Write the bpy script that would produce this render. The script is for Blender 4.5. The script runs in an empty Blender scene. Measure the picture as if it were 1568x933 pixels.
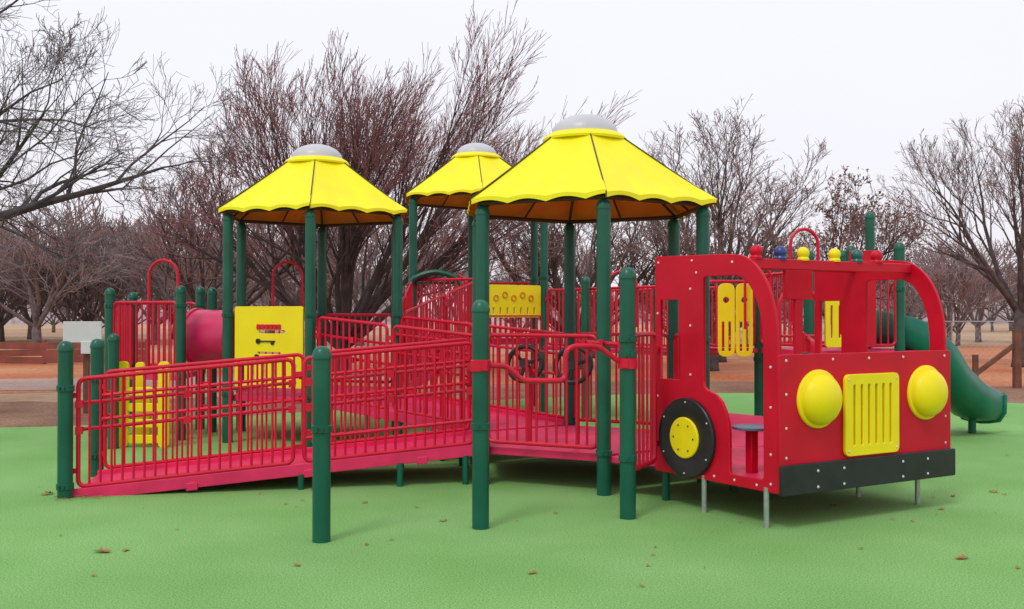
import bpy, math, random
from mathutils import Vector, Matrix
V=Vector; Z=V((0,0,1))
sc=bpy.context.scene

# ---------------------------------------------------------------- materials
def mat(name,col,rough=.5,var=.15,scale=6,bump=0.0,bscale=60,spec=.5,col2=None,metal=0,fine=0.0,fscale=250,big=0.0):
    m=bpy.data.materials.new(name); m.use_nodes=True
    nt=m.node_tree; N=nt.nodes; L=nt.links
    b=N['Principled BSDF']; b.inputs['Roughness'].default_value=rough
    b.inputs['Metallic'].default_value=metal
    b.inputs['Specular IOR Level'].default_value=spec
    tc=N.new('ShaderNodeTexCoord')
    n=N.new('ShaderNodeTexNoise'); n.inputs['Scale'].default_value=scale; n.inputs['Detail'].default_value=6
    L.new(tc.outputs['Object'],n.inputs['Vector'])
    r=N.new('ShaderNodeValToRGB'); r.color_ramp.elements[0].position=.3; r.color_ramp.elements[1].position=.7
    c2=col2 if col2 else tuple(min(1,c*(1+var)+var*.02) for c in col)
    c1=col if col2 else tuple(c*(1-var) for c in col)
    r.color_ramp.elements[0].color=(*c1,1); r.color_ramp.elements[1].color=(*c2,1)
    L.new(n.outputs['Fac'],r.inputs['Fac'])
    out=r.outputs['Color']
    for amt,s in((fine,fscale),(big,.35)):
        if not amt: continue
        n3=N.new('ShaderNodeTexNoise'); n3.inputs['Scale'].default_value=s; n3.inputs['Detail'].default_value=3
        L.new(tc.outputs['Object'],n3.inputs['Vector'])
        mr=N.new('ShaderNodeMapRange'); mr.inputs['From Min'].default_value=.3; mr.inputs['From Max'].default_value=.7
        mr.inputs['To Min'].default_value=1-amt; mr.inputs['To Max'].default_value=1+amt
        L.new(n3.outputs['Fac'],mr.inputs['Value'])
        vm=N.new('ShaderNodeVectorMath'); vm.operation='SCALE'
        L.new(out,vm.inputs[0]); L.new(mr.outputs['Result'],vm.inputs['Scale'])
        out=vm.outputs['Vector']
    L.new(out,b.inputs['Base Color'])
    if bump:
        n2=N.new('ShaderNodeTexNoise'); n2.inputs['Scale'].default_value=bscale; n2.inputs['Detail'].default_value=4
        L.new(tc.outputs['Object'],n2.inputs['Vector'])
        bp=N.new('ShaderNodeBump'); bp.inputs['Strength'].default_value=bump; bp.inputs['Distance'].default_value=.02
        L.new(n2.outputs['Fac'],bp.inputs['Height']); L.new(bp.outputs['Normal'],b.inputs['Normal'])
    mr2=N.new('ShaderNodeMapRange'); mr2.inputs['To Min'].default_value=max(0,rough-.08); mr2.inputs['To Max'].default_value=min(1,rough+.12)
    L.new(n.outputs['Fac'],mr2.inputs['Value']); L.new(mr2.outputs['Result'],b.inputs['Roughness'])
    return m
RED=mat('red_powder_coat',(.60,.003,.032),.34,.12,4,.03,90,.35)
PANEL=mat('red_hdpe_panel',(.58,.002,.022),.42,.09,3,.08,180,.25)
PINK=mat('pink_red_deck_vinyl',(.72,.020,.11),.5,.14,5,.1,150,.4)
GREEN=mat('green_powder_coat',(.002,.092,.056),.30,.18,3,.03,90,.42)
SLIDE=mat('green_slide_plastic',(.003,.14,.095),.3,.15,3,spec=.4)
YEL=mat('yellow_canopy_plastic',(.88,.78,.006),.5,.05,2.5,.06,40,.35)
YELP=mat('yellow_panel_plastic',(.89,.71,.004),.4,.05,3,.04,90,.35)
ORANGE=mat('orange_underside_light_and_rings',(.68,.24,.012),.6,.1,3)  # canopy underside: light through yellow plastic put in as colour; also ring paint
BLACK=mat('black_plastic',(.020,.020,.024),.4,.2,5,spec=.35)
DARK=mat('dark_seam',(.05,.035,.02),.6,.2,5)
DOME=mat('pale_dome_plastic',(.52,.51,.55),.35,.07,3)
STEEL=mat('galvanised_steel',(.42,.43,.45),.35,.15,20,metal=.7)
BLUE=mat('blue_plastic',(.02,.05,.22),.3,.1,4)
GRN2=mat('dark_green_plastic',(.01,.10,.10),.3,.1,4)
BOLT=mat('bolt_head',(.65,.6,.6),.4,.05,4)
WHITE=mat('white_board',(.72,.72,.74),.5,.04,4)
WOOD=mat('weathered_wood',(.16,.06,.035),.8,.3,6,.2,30)
REDWOOD=mat('red_stained_boards',(.24,.065,.045),.8,.3,2,.2,30)
RUBBER=mat('green_rubber_surfacing',(.170,.375,.100),.88,.1,.9,.35,220,.2,col2=(.225,.435,.145),fine=.42,fscale=90,big=.08)
GROUND=mat('dormant_grass_ground',(.42,.24,.15),.95,.1,.10,.4,3,.1,col2=(.46,.34,.23),fine=.2,fscale=4)
DIRT=mat('bare_dirt',(.19,.095,.06),.95,.1,.7,.6,12,.1,col2=(.31,.19,.13),fine=.3,fscale=20)
CLAY=mat('red_clay_soil',(.43,.13,.06),.95,.1,.3,.6,9,.1,col2=(.52,.24,.13),fine=.25,fscale=8)
PATHM=mat('pinkish_gravel_path',(.38,.25,.21),.95,.1,.5,.2,20,.1,col2=(.45,.33,.28),fine=.18,fscale=14)
LEAF=mat('dry_leaf',(.34,.13,.05),.8,.3,20)
def treemats(tag,b,t): return [mat('bark_'+tag,b,.9,.35,5,.5,25,.2),mat('twigs_'+tag,t,.85,.3,1.2,0,1,.2)]
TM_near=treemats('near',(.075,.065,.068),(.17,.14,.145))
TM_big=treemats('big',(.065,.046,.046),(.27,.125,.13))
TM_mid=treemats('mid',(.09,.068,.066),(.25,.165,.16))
TM_far_haze=treemats('far_haze',(.16,.12,.12),(.29,.215,.215))  # distance haze is put into the paler bark and twig colours
BRLEAF=mat('clinging_brown_leaves',(.15,.06,.045),.85,.3,3)

# ---------------------------------------------------------------- mesh builder
class MB:
    def __init__(s): s.v=[];s.f=[];s.mi=[]
    def add(s,vs,fs,mi=0):
        o=len(s.v); s.v.extend([tuple(p) for p in vs]); s.f.extend([tuple(i+o for i in f) for f in fs]); s.mi.extend([mi]*len(fs))
    def tube(s,pts,r,n=8,closed=False,mi=0,cap=True):
        pts=[V(p) for p in pts]; N=len(pts)
        rr=r if isinstance(r,(list,tuple)) else [r]*N
        vs=[];ref=None
        for i in range(N):
            if closed: t=pts[(i+1)%N]-pts[i-1]
            else: t=pts[min(i+1,N-1)]-pts[max(i-1,0)]
            if t.length<1e-9: t=V((0,0,1))
            t.normalize()
            if ref is None:
                ref=V((0,0,1)) if abs(t.z)<.9 else V((1,0,0))
            ref=ref-t*ref.dot(t)
            if ref.length<1e-6: ref=t.orthogonal()
            ref.normalize(); bb=t.cross(ref)
            for k in range(n):
                a=2*math.pi*k/n
                vs.append(pts[i]+(ref*math.cos(a)+bb*math.sin(a))*rr[i])
        fs=[]
        R=N if closed else N-1
        for i in range(R):
            for k in range(n):
                a=i*n+k;b=i*n+(k+1)%n;j=(i+1)%N
                fs.append((a,b,j*n+(k+1)%n,j*n+k))
        if not closed and cap:
            fs.append(tuple(range(n-1,-1,-1))); fs.append(tuple((N-1)*n+k for k in range(n)))
        s.add(vs,fs,mi)
    def box(s,c,a,b,d,mi=0):
        c,a,b,d=V(c),V(a),V(b),V(d)
        vs=[c+a*i+b*j+d*k for i in(-1,1) for j in(-1,1) for k in(-1,1)]
        fs=[(0,1,3,2),(4,6,7,5),(0,4,5,1),(2,3,7,6),(0,2,6,4),(1,5,7,3)]
        s.add(vs,fs,mi)
    def lathe(s,c,prof,n=24,axis=(0,0,1),mi=0):
        c=V(c);ax=V(axis).normalized();x=ax.orthogonal().normalized();y=ax.cross(x)
        vs=[]
        for (r,z) in prof:
            for k in range(n):
                a=2*math.pi*k/n
                vs.append(c+ax*z+(x*math.cos(a)+y*math.sin(a))*max(r,1e-4))
        fs=[]
        for i in range(len(prof)-1):
            for k in range(n):
                fs.append((i*n+k,i*n+(k+1)%n,(i+1)*n+(k+1)%n,(i+1)*n+k))
        fs.append(tuple(range(n-1,-1,-1))); fs.append(tuple((len(prof)-1)*n+k for k in range(n)))
        s.add(vs,fs,mi)
    def slab(s,poly,z0,z1,mi=0):
        n=len(poly)
        vs=[(p[0],p[1],p[2]+z0) for p in poly]+[(p[0],p[1],p[2]+z1) for p in poly]
        fs=[tuple(range(n-1,-1,-1)),tuple(range(n,2*n))]+[(i,(i+1)%n,n+(i+1)%n,n+i) for i in range(n)]
        s.add(vs,fs,mi)
    def obj(s,name,mats,parent=None,smooth=True,bevel=0,angle=35):
        me=bpy.data.meshes.new(name); me.from_pydata(s.v,[],s.f)
        if not isinstance(mats,list): mats=[mats]
        for m in mats: me.materials.append(m)
        me.polygons.foreach_set('material_index',s.mi)
        if smooth:
            me.polygons.foreach_set('use_smooth',[True]*len(me.polygons))
            if angle: me.set_sharp_from_angle(angle=math.radians(angle))
        me.update()
        o=bpy.data.objects.new(name,me); sc.collection.objects.link(o)
        if parent: o.parent=parent
        if bevel:
            md=o.modifiers.new('bev','BEVEL'); md.width=bevel; md.segments=2; md.limit_method='ANGLE'
        return o
def empty(name):
    e=bpy.data.objects.new(name,None); sc.collection.objects.link(e); return e
def fillet(pts,rad,closed=False,k=5):
    pts=[V(p) for p in pts];N=len(pts);out=[]
    for i in range(N):
        if not closed and i in(0,N-1): out.append(pts[i]); continue
        p=pts[i];a=pts[i-1];b=pts[(i+1)%N]
        ra=min(rad,(a-p).length*.49);rb=min(rad,(b-p).length*.49)
        A=p+(a-p).normalized()*ra;B=p+(b-p).normalized()*rb
        for j in range(k+1):
            t=j/k; out.append(A*(1-t)**2+p*2*t*(1-t)+B*t*t)
    return out
def smooth_path(pts,n):
    pts=[V(p) for p in pts];P=[pts[0]*2-pts[1]]+pts+[pts[-1]*2-pts[-2]];out=[]
    for i in range(1,len(P)-2):
        for j in range(n):
            t=j/n;a,b,c,d=P[i-1],P[i],P[i+1],P[i+2]
            out.append(.5*((2*b)+(c-a)*t+(2*a-5*b+4*c-d)*t*t+(3*b-a-3*c+d)*t**3))
    out.append(pts[-1]); return out
def panel(name,loops,origin,u,thick,m,parent,off=0,bevel=.005):
    cu=bpy.data.curves.new(name,'CURVE'); cu.dimensions='2D'; cu.fill_mode='BOTH'
    cu.extrude=thick/2-bevel; cu.bevel_depth=bevel; cu.bevel_resolution=2
    for lp in loops:
        sp=cu.splines.new('POLY'); sp.points.add(len(lp)-1)
        for i,p in enumerate(lp): sp.points[i].co=(p[0],p[1],0,1)
        sp.use_cyclic_u=True
    o=bpy.data.objects.new(name,cu); sc.collection.objects.link(o)
    dg=bpy.context.evaluated_depsgraph_get()
    me=bpy.data.meshes.new_from_object(o.evaluated_get(dg)); me.name=name
    bpy.data.objects.remove(o)
    u=V((u[0],u[1],0)).normalized(); n=u.cross(Z)
    c=V(origin)+n*off
    Mx=Matrix(((u.x,0,n.x,c.x),(u.y,0,n.y,c.y),(0,1,0,c.z),(0,0,0,1)))
    me.transform(Mx); me.materials.clear(); me.materials.append(m)
    for p in me.polygons: p.material_index=0
    o=bpy.data.objects.new(name,me); sc.collection.objects.link(o); o.parent=parent
    return o
def rrect(x0,y0,x1,y1,r,k=4):
    return [(p.x,p.y) for p in fillet([(x0,y0,0),(x1,y0,0),(x1,y1,0),(x0,y1,0)],r,True,k)]
PR=.0635
def post(mb,x,y,h,collars=(),base=-.02,bolts=None):
    mb.tube([(x,y,base),(x,y,h-.07)],PR,24)
    mb.lathe((x,y,h-.09),[(PR+.006,0),(PR+.007,.012),(PR+.004,.03),(PR*.97,.05),(PR*.8,.072),(PR*.5,.086),(PR*.15,.091)],24)
    for c in collars:
        mb.lathe((x,y,c),[(PR+.002,-.028),(PR+.010,-.024),(PR+.010,.024),(PR+.002,.028)],24)
        for s in(-1,1): mb.box((x+s*.02,y-PR-.012,c),(.008,0,0),(0,.012,0),(0,0,.012))
def railing(mb,a,b,h,spacing=.098,rt=.02,rb=.0115,gap=.06,low=.06,mid=True,fr=.07):
    a,b=V(a),V(b); d=(b-a); L=V((d.x,d.y,0)).length; t0=gap/L
    A=a+d*t0;B=b-d*t0; up=Z*h; lo=Z*low
    mb.tube(fillet([A+lo,B+lo,B+up,A+up],fr,True),rt,10,closed=True)
    n=max(2,int((B-A).length/spacing))
    for i in range(1,n):
        p=A+(B-A)*(i/n); mb.tube([p+lo,p+up],rb,6,cap=False)
    for (p,q) in((a,A),(b,B)):
        for z in(.2,h-.14): mb.box((p+q)/2+Z*z,(q-p)*.5,(0,0,.022),V((d.y,-d.x,0)).normalized()*.014)
def handrails(mb,a,b,off,zs=(.55,.78),r=.017,every=.9):
    a,b=V(a),V(b);d=b-a;n=V((-d.y,d.x,0)).normalized()*off
    for z in zs:
        p=a+d*.03+n+Z*z;q=b-d*.03+n+Z*z
        mb.tube(fillet([p-n*.9,p,q,q-n*.9],.06),r,8)
        k=max(2,int(d.length/every))
        for i in range(k+1):
            c=a+d*(.04+.92*i/k)+Z*z
            mb.box(c+n*.45,n*.5,d.normalized()*.018,(0,0,.02))
            mb.box(c-n*.15,n*.12,d.normalized()*.032,(0,0,.034))

# ---------------------------------------------------------------- canopy tower
def hexpts(c,R,ang):
    return [V((c[0]+R*math.cos(math.radians(ang+60*i)),c[1]+R*math.sin(math.radians(ang+60*i)),0)) for i in range(6)]
def canopy_tower(c,ang,deck):
    E=empty('playground_canopy_tower'); H=hexpts(c,1.21,ang)
    zc=deck+2.31
    mb=MB()
    for p in H: post(mb,p.x,p.y,zc-.05,(deck+.02,deck+1.0))
    mb.obj('tower_posts',GREEN,E)
    mb=MB(); D=hexpts(c,1.15,ang)
    mb.slab([(p.x,p.y,0) for p in D],deck-.07,deck)
    mb.obj('tower_deck',PINK,E,False,.008)
    mb=MB(); C=V((c[0],c[1],0)); nu,nv=28,8; Rt,Rb=.37,1.34
    for layer in(0,1):
        for s in range(6):
            a0=math.radians(ang+60*s);a1=math.radians(ang+60*(s+1))
            vs=[];fs=[]
            for j in range(nv+2):
                for i in range(nu+1):
                    t=i/nu; w=min(j,nv)/nv; R=Rt+(Rb-Rt)*w
                    p=V((math.cos(a0),math.sin(a0),0))*(1-t)+V((math.cos(a1),math.sin(a1),0))*t
                    sag=-.035*math.sin(math.pi*t)*math.sin(math.pi*w*.9)
                    z=zc+.70*(1-w)**1.04+sag*.6
                    sc_=abs(math.sin(math.pi*t*3.5))
                    z+=.024*sc_*w*w
                    q=C+p*(R+.008*sc_*w-(.014 if layer else 0))
                    if j>nv: z-=(.02 if layer else .048)-.012*sc_
                    vs.append(q+Z*(z-(.018 if layer else 0)))
            for j in range(nv+1):
                for i in range(nu):
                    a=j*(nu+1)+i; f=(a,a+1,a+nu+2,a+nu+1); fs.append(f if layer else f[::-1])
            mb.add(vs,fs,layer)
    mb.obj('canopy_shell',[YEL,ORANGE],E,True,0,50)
    mb=MB()
    for s in range(6):
        a=math.radians(ang+60*s); d=V((math.cos(a),math.sin(a),0))
        mb.tube([C+d*Rt+Z*(zc+.705),C+d*.85+Z*(zc+.356),C+d*(Rb+.004)+Z*(zc+.004),C+d*(Rb+.006)+Z*(zc-.05)],.0075,6)
    hx=hexpts(c,1.24,ang)
    mb.tube([p+Z*(zc-.03) for p in hx],.022,8,closed=True)
    for p in hx: mb.tube([p+Z*(zc-.03),C+(p-C)*.3+Z*(zc+.6)],.016,6)
    for i in range(6):
        m=(hx[i]+hx[(i+1)%6])/2; mb.tube([m+Z*(zc-.03),C+(m-C)*.3+Z*(zc+.58)],.012,6)
    mb.obj('canopy_frame',DARK,E)
    mb=MB(); mb.lathe(C+Z*(zc+.66),[(.42,0),(.425,.02),(.40,.05),(.36,.075),(.30,.08)],36); mb.obj('canopy_collar',YEL,E)
    mb=MB(); pr=[(.335*math.cos(t),.20*math.sin(t)) for t in [i*math.pi/2/9 for i in range(10)]]
    mb.lathe(C+Z*(zc+.735),pr,36); mb.obj('canopy_dome',DOME,E)
    return E,H
T1E,H1=canopy_tower((.73,10.0),-86.2,.35)
T2E,H2=canopy_tower((-2.57,13.1),-82.4,.58)
T3E,H3=canopy_tower((-.59,16.5),-83.8,1.18)
def at(p,z): return V((p.x,p.y,z))
mb=MB()
railing(mb,at(H1[5],.35),at(H1[0],.35),1.05)
railing(mb,at(H1[2],.35),at(H1[3],.35),1.02)
railing(mb,at(H1[1],.35),at(H1[2],.35),1.02)
mb.obj('tower_barriers',RED,T1E)
mb=MB(); mb2=MB()
for (x,y) in((.12,9.32),(.56,9.10)):
    n=V((.30,.92,-.22)).normalized(); c=V((x,y,1.13)); a=n.orthogonal().normalized(); b=n.cross(a)
    mb.tube([c+(a*math.cos(t)+b*math.sin(t))*.165 for t in [i*math.pi/14 for i in range(28)]],.023,10,closed=True)
    for k in range(3):
        t=k*2.094+.5; mb.tube([c,c+(a*math.cos(t)+b*math.sin(t))*.16],.018,6)
    mb.lathe(c-n*.02,[(.05,0),(.05,.03),(.02,.04)],16,n)
    mb2.tube([c,c+n*.18,V((x+.05,y+.15,.35))],.02,8)
mb.obj('steering_wheels',BLACK,T1E); mb2.obj('steering_columns',RED,T1E)

def slots(x0,x1,y0,y1,n,w):
    out=[]
    for i in range(n):
        c=x0+(x1-x0)*(i+.5)/n; out.append(rrect(c-w/2,y0,c+w/2,y1,w*.45,3))
    return out
uv=(H2[0]-H2[5]); Lp=uv.length
panel('activity_panel',[rrect(.12,.10,Lp-.10,1.08,.03)]+slots(.16,Lp-.14,.14,.40,6,.055)+[rrect(.47,.75,.86,.80,.02),rrect(.45,.50,.80,.535,.015)],at(H2[5],.60),uv,.03,YELP,T2E)
panel('panel_letters',[rrect(.45+.06*i,.805,.50+.06*i,.865,.012) for i in range(6)],at(H2[5],.60),uv,.012,RED,T2E,.022,.002)
panel('panel_keys',[rrect(.44,.63,.50,.69,.028),rrect(.50,.652,.72,.668,.006),rrect(.66,.62,.70,.652,.008),rrect(.42,.44,.48,.50,.028),rrect(.48,.465,.74,.479,.006)],at(H2[5],.60),uv,.012,BLACK,T2E,.022,.002)
mb=MB()
railing(mb,at(H2[3],.58),at(H2[4],.58),1.0)
railing(mb,at(H2[2],.58),at(H2[3],.58),1.0)
def hoop(mb,a,b,z0,z1,r=.018):
    a,b=V(a),V(b); w=(b-a).length/2;c=(a+b)/2;d=(b-a).normalized()
    pts=[V((a.x,a.y,z0))]+[V((c.x,c.y,z1-w))+d*(-math.cos(t)*w)+Z*(math.sin(t)*w) for t in [math.pi*i/12 for i in range(13)]]+[V((b.x,b.y,z0))]
    mb.tube(pts,r,8)
hoop(mb,(-3.3,13.75,0),(-2.92,13.85,0),1.2,2.31)
mb.obj('tower_barriers',RED,T2E)
uv=(H3[1]-H3[0]); Lp=uv.length
panel('activity_panel',[rrect(.08,.34,Lp-.08,.84,.03)]+slots(.14,Lp-.14,.38,.50,7,.04),at(H3[0],1.2),uv,.03,YELP,T3E)
loop=lambda cx,cy,r:[(cx+r*math.cos(t),cy+r*math.sin(t)) for t in [i*math.pi/8 for i in range(16)]]
panel('panel_rings',[loop(.25+.17*i,.64+.05*(i%2),.05) for i in range(5)]+[loop(.25+.17*i,.64+.05*(i%2),.035) for i in range(5)],at(H3[0],1.2),uv,.012,ORANGE,T3E,.022,.002)
mb=MB()
railing(mb,at(H3[0],1.14),at(H3[1],1.14),.42)
railing(mb,at(H3[5],1.18),at(H3[0],1.18),.95)
railing(mb,at(H3[2],1.18),at(H3[3],1.18),.95)
railing(mb,at(H3[3],1.18),at(H3[4],1.18),.95)
hoop(mb,(-.98,15.7,0),(-.74,15.6,0),1.5,2.2)
mb.obj('tower_barriers',RED,T3E)
mb=MB()
pts=smooth_path([(-1.60,15.6,2.06),(-1.5,15.6,2.17),(-1.2,15.6,2.25),(-.9,15.6,2.17),(-.80,15.6,2.04)],5)
for dy in(0,.07,.14,.21,.28): mb.tube([p+V((0,dy,0)) for p in pts],.04,8)
mb.box((-1.2,15.7,2.08),(.30,0,0),(0,.02,0),(0,0,.02))
mb.obj('arched_hood',GREEN,T3E)

# ---------------------------------------------------------------- ramps
def ramp(name,a0,a1,b0,b1,break_at=None,posts=(),gap=.07,rs=(1,1),hrs=True,low=False):
    E=empty(name); a0,a1,b0,b1=map(V,(a0,a1,b0,b1))
    mb=MB(); mb.slab([tuple(a0),tuple(a1),tuple(b1),tuple(b0)],-.05,0); mb.obj('ramp_deck',PINK,E,False,.004)
    mb=MB()
    for p,q in((a0,a1),(b0,b1)):
        d=(q-p);n=V((-d.y,d.x,0)).normalized()
        mb.box((p+q)/2+Z*-.01,d*.5,n*.018,(0,0,.055))
        k=int(d.length/1.2)
        for i in range(1,k+1):
            c=p+d*(i/(k+.5)); mb.box(c-Z*.05,d.normalized()*.05,n*.028,(0,0,.035))
    mb.obj('ramp_edge_beams',PINK,E,True,.006)
    mb=MB()
    for idx,(p,q) in enumerate(((a0,a1),(b0,b1))):
        if not rs[idx]: continue
        cuts=[0]+(break_at or [])+[1]
        for i in range(len(cuts)-1):
            A=p+(q-p)*cuts[i];B=p+(q-p)*cuts[i+1]
            railing(mb,A,B,1.0,gap=gap if (i==0 or len(cuts)>3) else .03,spacing=.09)
            if low and idx==0 and i==1: mb.tube([A+Z*.27+(B-A)*.02,B+Z*.27-(B-A)*.02],.017,8)
            if hrs: handrails(mb,A,B,.09 if idx==0 else -.09)
    mb.obj('ramp_railings',RED,E)
    mb=MB()
    for (x,y,h,cl) in posts: post(mb,x,y,h,cl)
    for t in(.35,.55,.8,.97):
        for p,q in((a0,a1),(b0,b1)):
            c=p+(q-p)*t
            if c.z>.15: mb.tube([(c.x,c.y,-.02),(c.x,c.y,c.z-.05)],.03,12)
    mb.obj('ramp_posts',GREEN,E)
    return E
ramp('wheelchair_ramp',(-3.86,8.70,.02),(-.33,9.36,.33),(-4.06,9.76,.02),(-.42,10.48,.33),[.55],
     [(-3.877,8.65,1.36,(.1,.95)),(-4.08,9.80,1.35,(.2,.95)),(-4.72,11.8,1.36,(.6,))],low=True)
ramp('wheelchair_ramp',at(H2[0],.56)+V((.06,0,0)),at(H1[4],.36),at(H2[1],.56),at(H1[3],.36),[.5])
ramp('wheelchair_ramp',at(H2[1],.60)+V((.05,.1,0)),at(H3[0],1.14),at(H2[2],.60),at(H3[5],1.14),[.5],hrs=False)

E=empty('green_steel_post'); mb=MB(); post(mb,-1.337,7.0,1.37,(.79,)); mb.obj('post_tube',GREEN,E)
E=empty('bent_handrail_with_posts'); mb=MB()
post(mb,-.234,7.43,1.70,(.76,)); post(mb,.905,7.79,1.96,(.47,1.28,1.40)); mb.obj('handrail_posts',GREEN,E)
mb=MB()
hp=[(-.20,7.44,1.21),(-.044,7.5,1.205),(.079,7.54,1.09),(.38,7.6,1.085),(.41,7.62,1.12),(.41,7.62,1.31),(.47,7.64,1.35),(.66,7.7,1.347),(.84,7.77,1.22),(.90,7.79,1.21)]
mb.tube(fillet(hp,.05),.021,10)
for x,y,z in((-.234,7.43,1.21),(.905,7.79,1.21)):
    mb.lathe((x,y,z),[(PR+.002,-.045),(PR+.013,-.04),(PR+.013,.04),(PR+.002,.045)],24)
    mb.box((x+(.03 if x<0 else -.03),y-.075,z),(.022,0,0),(0,.014,0),(0,0,.032))
railing(mb,(.905,7.79,.30),(1.236,8.46,.30),1.13,gap=.075)
handrails(mb,(.60,8.55,.2),(.88,7.95,.2),.03,zs=(1.15,),r=.02)
mb.obj('bent_handrail',RED,E)

# ---------------------------------------------------------------- play truck
E=empty('play_truck')
K=V((1.98,7.35,0)); fd=V((.867,.5,0)).normalized(); R0=V((1.236,8.5,0)); sd=(K-R0).normalized(); WT=1.9
SL=(K-R0).length
def side_loops():
    outer=[(0,.27),(SL-.02,.27)]+[(p.x,p.y) for p in smooth_path([(SL-.02,1.36,0),(1.335,1.56,0),(1.27,1.78,0),(1.16,1.94,0),(1.02,2.035,0),(.85,2.06,0)],5)]+[(0.02,2.08),(0,2.06)]
    op=[(.575,1.88),(.60,1.90),(.92,1.90)]+[(p.x,p.y) for p in smooth_path([(.96,1.895,0),(1.05,1.85,0),(1.14,1.73,0),(1.195,1.58,0),(1.22,1.40,0)],5)]+[(1.22,.37),(1.20,.345),(.88,.345),(.86,.37)]
    arc=[(.86,.66),(.85,.74),(.82,.83),(.78,.90),(.72,.95),(.66,.97),(.61,.985),(.58,1.01),(.575,1.06)]
    win=[(.06,1.045),(.06,1.72),(.29,1.72),(.29,1.42),(.31,1.40),(.31,1.045)]
    return [outer,op+arc,win]
panel('left_side_panel',side_loops(),(R0.x,R0.y,0),sd,.03,PANEL,E)
R1=R0+fd*WT
panel('right_side_panel',side_loops(),(R1.x,R1.y,0),sd,.03,PANEL,E)
FO=K+fd*-.018
panel('front_panel',[rrect(0,.27,WT+.036,1.29,.012,2)],(FO.x,FO.y,0),fd,.03,PANEL,E)
FN=fd.cross(Z)
panel('front_bumper',[rrect(-.012,.262,WT+.048,.475,.008,2)],(FO.x,FO.y,0),fd,.034,BLACK,E,.034)
panel('grille',[rrect(.66,.505,1.262,1.125,.045)]+slots(.715,1.207,.575,1.055,6,.036),(FO.x,FO.y,0),fd,.03,YELP,E,.032)
def hl(mb,v,z):
    c=K+fd*v+FN*.016+Z*z
    mb.lathe(c,[(.222,0),(.222,.012),(.214,.02),(.198,.022)]+[(.198*math.cos(t),.022+.125*math.sin(t)) for t in [i*math.pi/2/10 for i in range(1,11)]],40,FN)
mb=MB(); hl(mb,.37,.955); hl(mb,1.60,.955); mb.obj('headlights',YELP,E,True,0,50)
SN=sd.cross(Z)
wc=R0+sd*.40+SN*.017+Z*.585
mb=MB(); mb.lathe(wc,[(.325,0),(.325,.028),(.318,.036),(.17,.036),(.16,.03)],48,SN); mb.obj('wheel',BLACK,E)
mb=MB(); mb.lathe(wc+SN*.034,[(.168,0),(.168,.012),(.16,.018),(.03,.02)],40,SN); mb.obj('wheel_hub',YELP,E)
wc2=R1+sd*.40-SN*.05+Z*.585
mb=MB(); mb.lathe(wc2,[(.325,0),(.325,.03),(.17,.034)],48,SN); mb.obj('far_wheel',BLACK,E)
mb=MB(); mbb=MB()
def bolt(m,c,n,r=.011): m.lathe(c,[(r,0),(r*.9,.004),(r*.5,.007)],10,n)
for k in range(6):
    t=k*math.pi/3
    a=sd*math.cos(t)+Z*math.sin(t); bolt(mbb,wc+SN*.054+a*.115,SN,.008)
    bolt(mb,wc+SN*.036+(sd*math.cos(t+.5)+Z*math.sin(t+.5))*.29,SN,.008)
for (u,z) in((.04,2.03),(.45,2.03),(.9,2.0),(.43,1.80),(.43,1.5),(.43,1.1),(.03,.9),(.03,1.6),(.92,.31),(1.29,1.2),(1.29,.9),(1.29,.55),(1.15,.305),(1.29,.33),(.70,.31),(.5,1.93)):
    bolt(mb,R0+sd*u+SN*.016+Z*z,SN)
for v in(.06,.55,.95,1.35,1.86): bolt(mb,FO+fd*v+FN*.016+Z*1.25,FN)
for v in(.06,1.87):
    for z in(1.0,.75,.53): bolt(mb,FO+fd*v+FN*.016+Z*z,FN)
for v in(.35,.63,1.3,1.6): bolt(mb,FO+fd*v+FN*.052+Z*.42,FN)
for v in(.35,.63,1.3,1.6): bolt(mb,FO+fd*v+FN*.052+Z*.30,FN)
for v,z in((.69,.54),(1.23,.54),(.69,1.09),(1.23,1.09)): bolt(mb,FO+fd*v+FN*.048+Z*z,FN,.009)
mb.obj('panel_bolts',BOLT,E); mbb.obj('hub_bolts',BLACK,E)
mb=MB()
b0=R0+sd*1.02;b1=R1+sd*1.02
mb.box((b0+b1)/2+Z*1.985,fd*(WT/2-.017),sd*.03,(0,0,.04))
b2=R0+sd*.45;b3=R1+sd*.45
mb.box((b2+b3)/2+Z*2.0,fd*(WT/2-.017),sd*.02,(0,0,.03))
c=R0+fd*(WT*.62)+sd*.45; mb.box(c+Z*1.2,fd*.04,sd*.018,(0,0,.78))
mb.box(c+Z*1.85,fd*.16,sd*.022,(0,0,.13))
mb.box(K+fd*(WT/2)-sd*.10+Z*1.20,fd*(WT/2-.02),sd*.08,(0,0,.014))
mb.obj('roof_bars',PANEL,E,True,.006)
for v,m in((.115,PANEL),(.37,BLUE),(.62,YELP),(.976,YELP),(1.24,GRN2),(1.48,PANEL)):
    mb=MB(); p=R0+sd*1.02+fd*v+Z*2.02
    mb.lathe(p,[(.046,0),(.048,.015),(.042,.025),(.040,.03)]+[(.050*math.cos(t),.062+.050*math.sin(t)) for t in [-.6+i*(math.pi/2+.6)/8 for i in range(9)]],20)
    mb.obj('roof_lamp',m,E)
mb=MB()
mb.slab([tuple(R0+sd*.0+fd*.03),tuple(K-sd*.04+fd*.03),tuple(K-sd*.04+fd*(WT-.03)),tuple(R1+fd*-.03)],.29,.34)
q=[H1[0]+V((.03,0,0)),R0+fd*.03+sd*-.005,R1-fd*.03+sd*-.005,H1[1]+V((.03,0,0))]
mb.slab([tuple(p) for p in q],.285,.337)
mb.obj('truck_deck',PINK,E,False,.006)
mb=MB()
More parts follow.
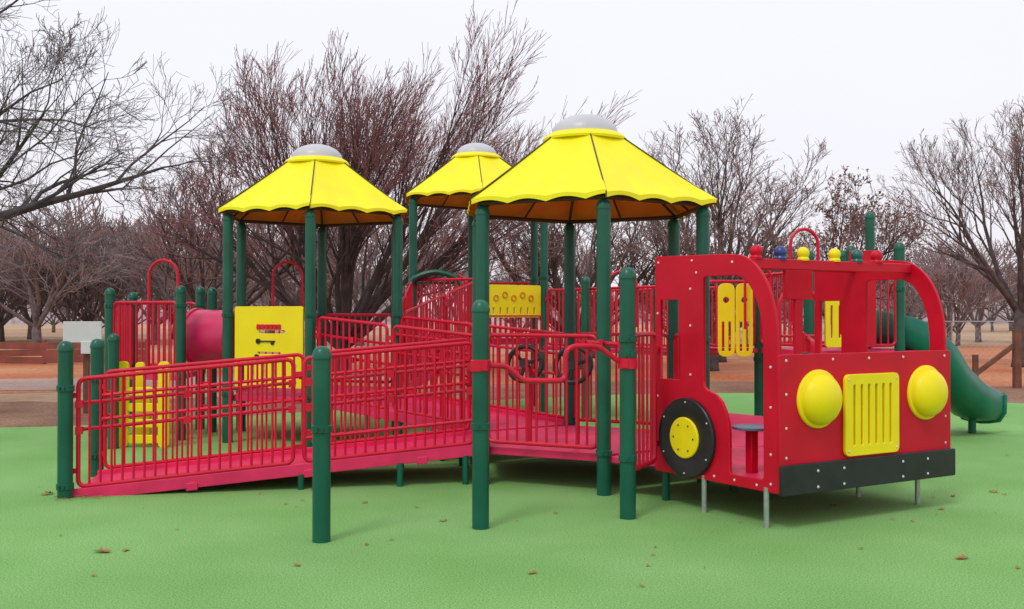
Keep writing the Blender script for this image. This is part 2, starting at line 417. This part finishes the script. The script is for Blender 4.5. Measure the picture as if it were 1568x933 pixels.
for (v,u) in((.225,.86),(1.40,.86)):
    c=R0+sd*u+fd*v; mb.lathe(c+Z*.68,[(.13,0),(.155,.008),(.155,.024),(.13,.032)],32)
mb.obj('seat_tops',mat('grey_blue_seat',(.08,.12,.2),.35,.1,4),E)
mb=MB()
for (v,u) in((.225,.86),(1.40,.86)):
    c=R0+sd*u+fd*v; mb.box(c+Z*.51,fd*.035,sd*.035,(0,0,.17))
mb.obj('seat_stems',PANEL,E,True,.006)
mb=MB(); c=K+fd*.45-sd*.25+Z*1.16; n=(sd*.8-Z*.5).normalized(); a=n.orthogonal().normalized(); b=n.cross(a)
mb.tube([c+(a*math.cos(t)+b*math.sin(t))*.15 for t in [i*math.pi/12 for i in range(24)]],.014,8,closed=True)
for k in range(3): t=k*2.094; mb.tube([c,c+(a*math.cos(t)+b*math.sin(t))*.15],.01,6)
mb.tube([c,c+n*.2],.02,8)
mb.obj('steering_wheel',BLACK,E)
mb=MB()
for (x,y) in((1.90,7.45),(1.545,8.02),(3.40,8.36),(3.03,8.72)):
    mb.tube([(x,y,-.02),(x,y,.30)],.021,14)
mb.obj('steel_legs',STEEL,E)
mb=MB()
for (x,y) in((1.32,8.55),(2.2,8.6),(2.75,9.2),(2.0,9.0)): mb.tube([(x,y,-.02),(x,y,.29)],.034,14)
mb.obj('green_legs',GREEN,E)

# ---------------------------------------------------------------- right rear play tower + bridge
E=empty('slide_play_tower'); S=[(3.55,11.9),(4.75,12.2),(4.45,13.4),(3.25,13.1)]
mb=MB()
post(mb,*S[0],2.35,(1.0,));post(mb,*S[1],2.47,(1.0,1.9));post(mb,*S[2],2.45,(1.0,));post(mb,*S[3],2.3,(1.0,))
post(mb,5.02,13.95,3.02,(1.4,)); post(mb,4.30,12.62,2.46,(1.0,)); post(mb,2.5,13.0,2.0,(1.0,)); post(mb,2.05,14.0,2.1)
post(mb,1.1,14.9,2.15)
mb.obj('tower_posts',GREEN,E)
mb=MB(); mb.slab([(x,y,0) for x,y in S],1.08,1.15); mb.slab([(2.5,13.05,0),(3.25,13.05,0),(3.25,14.1,0),(2.5,14.1,0)],1.08,1.145)
mb.slab([(.5,15.9,0),(2.5,13.1,0),(3.1,14.1,0),(1.1,17,0)],1.02,1.08)
mb.slab([(4.5,13.35,0),(4.78,12.25,0),(5.1,12.4,0),(5.02,13.9,0)],1.07,1.14)
mb.slab([(1.85,9.5,0),(3.0,9.6,0),(3.5,11.9,0),(2.6,12.9,0),(1.80,10.7,0)],.27,.33)
mb.obj('decks',PINK,E,False,.006)
mb=MB()
A=lambda i,z=1.15:(S[i][0],S[i][1],z)
railing(mb,A(0),A(1),.95);railing(mb,A(2),A(3),.95);railing(mb,A(3),A(0),.95)
railing(mb,(.52,16.0,1.05),(2.5,13.0,1.05),.92,gap=.1); railing(mb,(1.1,17.0,1.05),(3.1,14.1,1.05),.92)
railing(mb,(2.5,13.0,1.12),(3.25,13.1,1.12),.9)
railing(mb,(2.9,9.6,.33),(3.52,11.9,.33),1.0); railing(mb,(1.85,10.75,.33),(2.5,12.9,.33),1.0)
hoop(mb,(3.36,12.0,0),(3.72,12.1,0),1.5,2.62,.02); hoop(mb,(2.95,12.6,0),(3.28,12.6,0),1.4,2.2); hoop(mb,(1.35,14.2,0),(1.78,14.2,0),1.4,2.2)
hoop(mb,(4.95,12.6,0),(5.02,13.3,0),1.5,2.0)
for k in range(5): mb.tube([(2.95,10.9,.35+.25*k),(3.35,11.0,.35+.25*k)],.016,8)
hoop(mb,(2.93,10.9,0),(3.37,11.0,0),0,1.9,.02)
mb.obj('tower_barriers',RED,E)
panel('yellow_play_panel',[rrect(0,0,.205,.93,.09,4)]+slots(.02,.185,.06,.45,2,.042)+[loop(.10,.72,.045)],(2.64,12.75,1.05),(1,-.1),.03,YELP,E)
panel('yellow_play_panel',[rrect(.225,0,.43,.93,.09,4)]+slots(.245,.41,.06,.45,2,.042)+[loop(.33,.72,.045)],(2.64,12.75,1.05),(1,-.1),.03,YELP,E)
panel('yellow_play_panel',[rrect(.1,.1,.35,.75,.03,4)]+slots(.12,.33,.2,.6,2,.04),(3.62,11.88,1.1),(1,.2),.03,YELP,E,.06)
panel('red_play_panel',[rrect(.42,.1,.75,1.25,.03,4)],(3.62,11.88,1.1),(1,.2),.03,PANEL,E,.06)
mb=MB(); mb.lathe((3.05,10.4,.75),[(.01,-.14),(.09,-.11),(.14,0),(.09,.11),(.01,.14)],20); mb.obj('yellow_ball',YELP,E)
mb=MB(); mb.tube([(3.05,10.4,.33),(3.05,10.4,1.4)],.02,8); mb.obj('ball_pole',RED,E)

# slide
E=empty('playground_slide')
path=smooth_path([(4.60,12.95,1.22),(4.80,12.72,1.26),(4.98,12.60,1.20),(5.16,12.57,1.08),(5.34,12.62,.86),(5.58,12.82,.58),(5.84,13.04,.40),(6.08,13.22,.26),(6.34,13.48,.19)],6)
prof=[(-.29,.36),(-.27,.38),(-.25,.36),(-.235,.12),(-.19,.04),(-.1,.01),(0,0),(.1,.01),(.19,.04),(.235,.12),(.25,.36),(.27,.38),(.29,.36),(.28,.10),(.22,-.02),(.1,-.05),(0,-.06),(-.1,-.05),(-.22,-.02),(-.28,.10)]
vs=[];fs=[];n=len(prof);N=len(path)
for i,p in enumerate(path):
    t=(path[min(i+1,N-1)]-path[max(i-1,0)]); t.z=0; t.normalize(); s=V((t.y,-t.x,0))
    e=max(0,(i-(N-6))/6)
    for (a,b) in prof: vs.append(p+s*a*(1+.10*e)+Z*(b*(1-.15*e)))
for i in range(N-1):
    for k in range(n): fs.append((i*n+k,i*n+(k+1)%n,(i+1)*n+(k+1)%n,(i+1)*n+k))
mb=MB(); mb.add(vs,fs)
mb.tube([vs[(N-1)*n+k] for k in range(n)],.03,8,closed=True)
mb.tube([vs[k] for k in range(n)],.03,8,closed=True)
mb.obj('slide_chute',SLIDE,E,True,0,60)
mb=MB(); mb.tube([(6.14,13.30,-.02),(6.14,13.30,.2)],.05,14); mb.tube([(5.4,12.68,-.02),(5.4,12.68,.72)],.045,14); mb.obj('slide_supports',GREEN,E)

# ---------------------------------------------------------------- left rear tower with tunnel
E=empty('tunnel_play_tower'); S=[(-5.21,12.9),(-4.19,12.6),(-4.32,13.8),(-5.35,14.05)]
mb=MB()
for (x,y),h in zip(S,(1.93,1.95,1.97,1.9)): post(mb,x,y,h,(.8,1.7))
post(mb,-4.05,13.45,1.95)
mb.obj('tower_posts',GREEN,E)
mb=MB(); mb.slab([(x,y,0) for x,y in S],.75,.82); mb.obj('tower_deck',PINK,E,False,.006)
mb=MB()
A=lambda i,z=.82:(S[i][0],S[i][1],z)
railing(mb,A(0),A(1),.92,.08);railing(mb,A(2),A(3),.92,.08);railing(mb,A(3),A(0),.92,.08)
hoop(mb,(-4.85,13.3,0),(-4.43,13.2,0),.85,2.31,.02)
mb.obj('tower_barriers',RED,E)
mb=MB()
c0=V((-4.18,13.15,1.30));c1=V((-3.55,12.95,1.28)); ax=(c1-c0).normalized();L=(c1-c0).length
mb.lathe(c0,[(.33,0),(.375,.01),(.375,.05),(.355,.06),(.355,L-.06),(.375,L-.05),(.375,L-.01),(.33,L),(.32,L-.02),(.32,.02)],36,ax)
mb.obj('crawl_tunnel',mat('pink_tunnel_plastic',(.60,.015,.10),.3,.12,3),E,True,0,40)
panel('yellow_climber',[rrect(0,0,.12,1.02,.05,4),rrect(.50,0,.62,1.02,.05,4)]+[rrect(.125,z,.495,z+.09,.03,3) for z in(.05,.24,.43,.62)],(-4.72,11.95,0),(1,-.06),.05,YELP,E)
panel('climber_side',[rrect(0,0,.10,1.0,.05,4),rrect(.13,.0,.17,.7,.01,2),rrect(.21,.0,.25,.7,.01,2),rrect(.29,0,.33,.7,.01,2)],(-4.6,12.2,0),(1,-.06),.05,YELP,E)

# ---------------------------------------------------------------- ground
def sheet(name,poly,z,m):
    me=bpy.data.meshes.new(name); me.from_pydata([(x,y,z) for x,y in poly],[],[tuple(range(len(poly)))]); me.materials.append(m)
    o=bpy.data.objects.new(name,me); sc.collection.objects.link(o); return o
G=[(-500,-60),(500,-60),(500,900),(-500,900)]
sheet('ground',G,-.02,GROUND)
random.seed(5)
def wob(pts,a=.25,n=6):
    P=smooth_path([(x,y,0) for x,y in pts]+[(pts[0][0],pts[0][1],0)],n)[:-1]
    return [(p.x+random.uniform(-a,a),p.y+random.uniform(-a,a)) for p in P]
sheet('red_clay_field',wob([(-45,17),(-20,18),(0,22),(5,20),(9,17),(20,13),(60,20),(70,48),(30,50),(16,48),(2,40),(-20,42),(-50,40)],.5),-.016,CLAY)
sheet('bare_dirt_border',wob([(-30,8),(-30,16.5),(-12,17.8),(-6,19),(-2,22),(4,24),(10,22),(16,20),(24,14),(24,8),(14,5),(-14,5)],.35),-.012,DIRT)
sheet('gravel_path',wob([(-40,20.5),(-40,24.0),(-14,24.2),(-4,26),(-2,25),(-6,22.5),(-12,20.8)],.2),-.008,PATHM)
sheet('rubber_play_surface',wob([(-22,-6),(-20,11),(-13,13.3),(-7.2,13.95),(-5,14.9),(-2,17.2),(2,19.6),(6,19.8),(9.2,17.6),(13,15),(18,11),(20,-6)],.012,14),0,RUBBER)
# ---------------------------------------------------------------- fences, sign
E=empty('red_board_fence'); mb=MB(); random.seed(2)
for i in range(9):
    x=-24.5+i*1.6; y=31+.12*i
    mb.box((x,y,.36),(.05,0,0),(0,.05,0),(0,0,.40))
for i in range(8):
    x=-24.5+i*1.6; y=31+.12*i
    for z in(.12,.34,.56): mb.box((x+.8,y+.02,z+random.uniform(-.015,.015)),(.81,.09,random.uniform(-.015,.015)),(0,.018,0),(0,0,.106))
mb.obj('boards',REDWOOD,E,False)
E=empty('info_sign'); mb=MB(); mb.box((-6.9,16,1.30),(.31,0,0),(0,.02,0),(0,0,.17)); mb.box((-6.75,15.97,1.05),(.16,0,0),(0,.02,0),(0,0,.10)); mb.obj('sign_board',WHITE,E,False,.01)
mb=MB(); mb.box((-6.86,16.06,.62),(.045,0,0),(0,.03,0),(0,0,.64)); mb.obj('sign_post',WOOD,E,False,.005)
E=empty('chain_link_fence'); mb=MB()
x0,x1,y0=6,46,33.0
n=14
for i in range(n+1):
    x=x0+(x1-x0)*i/n; mb.tube([(x,y0,0),(x,y0,1.35)],.03,6)
mb.tube([(x0,y0,1.33),(x1,y0,1.33)],.02,6); mb.tube([(x0,y0,.08),(x1,y0,.08)],.008,4)
x=x0
while x<26:
    mb.tube([(x,y0,.08),(x+1.25,y0,1.33)],.003,3,cap=False); mb.tube([(x+1.25,y0,.08),(x,y0,1.33)],.003,3,cap=False); x+=.2
mb.obj('fence_mesh',STEEL,E)
E=empty('braced_wood_post'); mb=MB()
mb.box((10.9,21.5,.62),(.07,0,0),(0,.07,0),(0,0,.64)); mb.box((10.42,21.5,.60),(.40,0,.30),(-.03,0,.04),(0,.035,0)); mb.box((10.0,21.5,.35),(.05,0,0),(0,.05,0),(0,0,.36))
mb.obj('timbers',WOOD,E,False,.006)
mb=MB(); random.seed(11)
def leafat(x,y,s):
    a=random.uniform(0,6.28); ca,sa=math.cos(a),math.sin(a)
    out=[(1,0),(.55,.22),(.6,.55),(.2,.35),(-.1,.6),(-.35,.28),(-.8,.25),(-.7,0),(-.8,-.25),(-.3,-.3),(-.1,-.55),(.2,-.3),(.6,-.5),(.5,-.18)]
    vs=[(x,y,.012)]+[(x+s*(u*ca-v*sa),y+s*(u*sa+v*ca),.006+s*random.uniform(.1,.8)*abs(v)) for u,v in out]
    mb.add(vs,[(0,i,i%14+1) for i in range(1,15)])
for x,y,s in((-2.74,6.68,.075),(2.93,6.50,.06),(-.53,7.67,.04),(-1.36,6.32,.035),(.125,6.13,.04),(-4.1,8.8,.07),(2.66,8.26,.06),(-3.57,8.87,.09),(.93,6.59,.02),(3.5,8.13,.04),(3.85,8.71,.04),(-3.15,11.08,.04),(-1.24,8.41,.035),(-2.6,6.72,.04),(4.3,8.9,.05),(-5.4,9.5,.05)):
    leafat(x,y,s)
for i in range(110): leafat(random.uniform(-8,9),random.uniform(5.5,16),random.uniform(.010,.03))
mb.obj('fallen_leaves',LEAF,None,False)
mb=MB(); random.seed(3)
for i in range(12):
    x,y=-3.72+random.uniform(-.15,.25),8.6+random.uniform(-.1,.1); a=random.uniform(0,3.1)
    mb.tube([(x,y,.008),(x+.08*math.cos(a),y+.05*math.sin(a),.02),(x+.16*math.cos(a+.3),y+.1*math.sin(a+.3),.01)],.003,4)
mb.obj('dry_twigs',LEAF,None)

# ---------------------------------------------------------------- trees
def make_tree(seed,H,W,stems=6,spread=.55,kids=(7,6,6,4),ang=(.6,.65,.7,.7),ratio=(.55,.55,.5,.55),trop=(.10,.10,.12,.12,.1),wobb=(.10,.13,.16,.18,.2),r0=.16,rmin=.006,trunk=.14,lean=0,start=.25,twiglv=3,leaves=0,minz=-.25):
    rnd=random.Random(seed); mb=MB(); NS=(6,5,4,3,2)
    maxl=len(kids)
    def rv(): return V((rnd.gauss(0,1),rnd.gauss(0,1),rnd.gauss(0,1)))
    def br(p,d,L,r,l):
        ns=NS[l];pts=[p];ds=[d];rad=[r]
        for i in range(1,ns+1):
            d=(d+rv()*wobb[l]+Z*trop[l]).normalized(); p=p+d*(L/ns); pts.append(p);ds.append(d);rad.append(max(rmin,r*(1-.8*i/ns)))
        mb.tube(pts,rad,(9,6,4,3,3)[l],mi=1 if l>=twiglv else 0,cap=False)
        if l<maxl:
            st=start if l else max(start,.25)
            for k in range(kids[l]):
                t=st+(1-st)*(k+rnd.random())/kids[l]; t=min(t,.999)
                f=t*ns;i=int(f);q=pts[i].lerp(pts[i+1],f-i);dd=ds[min(i+1,ns)]
                ax=dd.cross(rv()).normalized()
                cd=Matrix.Rotation(ang[l]*rnd.uniform(.6,1.35),3,ax)@dd
                if cd.z<minz: cd.z*=-.3; cd.normalize()
                rr=rad[i]*(.55 if l<2 else .6)
                br(q,cd,L*ratio[l]*(1.25-.6*t)*rnd.uniform(.75,1.2),max(rmin,rr),l+1)
    th=H*trunk
    mb.tube([V((0,0,-.1)),V((0,0,.15)),V((.02,.01,th*.6)),V((.03,0,th+.05))],[r0*1.5,r0*1.25,r0*1.1,r0*.9],12)
    for s in range(stems):
        az=2*math.pi*(s*.618+rnd.uniform(-.08,.08)); a=spread*math.sqrt((s+.3)/stems)*rnd.uniform(.85,1.15)
        d=V((math.sin(a)*math.cos(az),math.sin(a)*math.sin(az),math.cos(a)))
        L=H*.55*rnd.uniform(.9,1.08)
        br(V((.02,0,th*rnd.uniform(.8,1.02))),d,L,r0*.55*rnd.uniform(.7,1.1),0)
    xs=sorted(v[0] for v in mb.v);ys=sorted(v[1] for v in mb.v);zm=sorted(v[2] for v in mb.v)
    q=lambda a,f:a[int(f*(len(a)-1))]
    sx=W/(q(xs,.995)-q(xs,.005)); sy=W/(q(ys,.995)-q(ys,.005)); sz=H/q(zm,.998)
    mb.v=[(x*(1+(sx-1)*min(1,max(0,z)/th/1.5))+lean*(max(0,z)*sz/H)**1.3,y*(1+(sy-1)*min(1,max(0,z)/th/1.5)),z*sz) for x,y,z in mb.v]
    if leaves:
        for i in range(leaves):
            c=V(mb.v[rnd.randrange(len(mb.v))])
            if c.z<H*.35: continue
            for k in range(3):
                a=rv().normalized()*.06;b=a.orthogonal().normalized()*.04;cc=c+rv()*.07
                mb.add([cc-a,cc-b,cc+a,cc+b],[(0,1,2,3)],2)
    return mb
def place(mb,name,x,y,mats,rot=0):
    o=mb.obj(name,mats,None,True,0,0); o.location=(x,y,0); o.rotation_euler=(0,0,rot); return o
place(make_tree(4,8.7,10.6,stems=17,spread=1.12,kids=(8,6,4,3),ang=(.36,.40,.40,.38),ratio=(.60,.60,.60,.6),trop=(.03,.05,.06,.07,.08),wobb=(.07,.08,.09,.1,.1),r0=.20,rmin=.005,trunk=.08,lean=1.8),'bare_crabapple_tree',-4.5,26,TM_big)
place(make_tree(7,9.6,9.8,stems=9,spread=1.45,kids=(8,6,6,3),ang=(.6,.6,.6,.6),ratio=(.5,.55,.55,.6),trop=(-.02,.0,.01,.03,.03),wobb=(.10,.14,.16,.18,.2),r0=.22,rmin=.0042,trunk=.29,minz=-.6),'bare_oak_tree',-10.3,17,TM_near)
K2=(6,5,4,3)
place(make_tree(9,8.0,6.8,stems=8,spread=.85,kids=(7,5,5,3),ang=(.5,.5,.5,.5),r0=.18,rmin=.005,trunk=.2),'bare_maple_tree',15.3,30,TM_mid)
place(make_tree(12,8.4,6.4,stems=7,spread=.75,kids=K2,ang=(.5,.5,.5,.5),r0=.16,rmin=.0055,trunk=.2),'bare_maple_tree',6.9,33,TM_mid)
place(make_tree(13,5.9,5.0,stems=7,spread=.95,kids=K2,r0=.15,rmin=.006,trunk=.2,leaves=700),'leaf_clinging_oak_tree',9.9,30,TM_mid+[BRLEAF])
place(make_tree(14,6.8,7.6,stems=9,spread=1.1,kids=(6,5,5,3),ang=(.5,.5,.5,.5),r0=.16,rmin=.006,trunk=.12),'bare_crabapple_tree',-9.6,31,TM_mid)
place(make_tree(15,8.6,7.0,stems=7,spread=.8,kids=K2,ang=(.5,.5,.5,.5),r0=.16,rmin=.0055,trunk=.2),'bare_maple_tree',2.9,36,TM_mid)
place(make_tree(16,5.6,6.5,stems=9,spread=1.1,kids=K2,r0=.16,rmin=.006,trunk=.12),'bare_crabapple_tree',1.9,29,TM_mid)
place(make_tree(17,5.2,6.0,stems=9,spread=1.1,kids=K2,r0=.16,rmin=.006,trunk=.12),'bare_crabapple_tree',5.6,28,TM_mid)
E=empty('distant_tree_mass')
var=[]
for i in range(3):
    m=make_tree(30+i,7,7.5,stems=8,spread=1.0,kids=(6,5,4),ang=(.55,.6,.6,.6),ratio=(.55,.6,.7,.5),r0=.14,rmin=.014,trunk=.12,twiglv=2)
    var.append(m.obj('distant_tree',TM_far_haze,E,True,0,0)); var[-1].location=(-30+i*9,62,0)
random.seed(21)
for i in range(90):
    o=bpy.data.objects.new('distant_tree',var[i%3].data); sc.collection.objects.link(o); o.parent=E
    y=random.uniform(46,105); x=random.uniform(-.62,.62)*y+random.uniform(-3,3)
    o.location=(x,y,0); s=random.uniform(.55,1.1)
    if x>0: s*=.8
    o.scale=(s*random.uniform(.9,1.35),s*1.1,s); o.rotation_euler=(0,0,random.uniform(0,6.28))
mb=MB(); vs=[];fs=[];random.seed(8)
for i in range(241):
    x=-300+2.5*i; h=3.6+random.uniform(-.5,.5)+1.2*math.sin(i*.2)
    vs+= [(x,150,-.1),(x,150+random.uniform(0,4),h),(x,165,h*.9),(x,175,-.1)]
for i in range(240):
    for k in range(3): a=i*4+k; fs.append((a,a+4,a+5,a+1))
mb.add(vs,fs); mb.obj('background_woodland_ridge',mat('hazy_woodland',(.30,.245,.25),1,.2,.15,.5,2,.0,col2=(.38,.32,.33),fine=.3,fscale=1.5))

# ---------------------------------------------------------------- light, world, camera
w=bpy.data.worlds.new('World'); sc.world=w; w.use_nodes=True; nt=w.node_tree; N=nt.nodes; L=nt.links
bg=N['Background']; bg.inputs['Strength'].default_value=.1
sky=N.new('ShaderNodeTexSky'); sky.sky_type='NISHITA'; sky.sun_disc=False
sky.sun_elevation=math.radians(55); sky.sun_rotation=math.radians(210); sky.dust_density=5; sky.air_density=1.2
mx=N.new('ShaderNodeMix'); mx.data_type='RGBA'; mx.inputs['Factor'].default_value=.92
tc=N.new('ShaderNodeTexCoord'); sp=N.new('ShaderNodeSeparateXYZ'); L.new(tc.outputs['Generated'],sp.inputs[0])
cr=N.new('ShaderNodeValToRGB'); cr.color_ramp.elements[0].position=0; cr.color_ramp.elements[0].color=(.82,.785,.835,1)
cr.color_ramp.elements[1].position=.5; cr.color_ramp.elements[1].color=(.86,.872,.935,1)
e=cr.color_ramp.elements.new(.2); e.color=(.85,.853,.915,1)
L.new(sp.outputs['Z'],cr.inputs['Fac'])
ns=N.new('ShaderNodeTexNoise'); ns.inputs['Scale'].default_value=1.6; ns.inputs['Detail'].default_value=3; L.new(tc.outputs['Generated'],ns.inputs['Vector'])
mr=N.new('ShaderNodeMapRange'); mr.inputs['To Min'].default_value=11.2; mr.inputs['To Max'].default_value=12.2; L.new(ns.outputs['Fac'],mr.inputs['Value'])
vm=N.new('ShaderNodeVectorMath'); vm.operation='SCALE'; L.new(cr.outputs['Color'],vm.inputs[0]); L.new(mr.outputs['Result'],vm.inputs['Scale'])
L.new(sky.outputs['Color'],mx.inputs['A']); L.new(vm.outputs['Vector'],mx.inputs['B']); L.new(mx.outputs['Result'],bg.inputs['Color'])
sl=bpy.data.lights.new('sun','SUN'); sl.energy=1.15; sl.angle=math.radians(14); sl.color=(1,.97,.92)
so=bpy.data.objects.new('sun',sl); sc.collection.objects.link(so); so.rotation_euler=(math.radians(35),0,math.radians(-30))
cam=bpy.data.cameras.new('camera'); co=bpy.data.objects.new('camera',cam); sc.collection.objects.link(co)
cam.sensor_width=36; cam.lens=35; cam.clip_end=2000
co.location=(0,0,1.6); co.rotation_euler=(math.radians(90.51),0,0); sc.camera=co
sc.view_settings.view_transform='Standard'; sc.view_settings.look='None'; sc.view_settings.exposure=0
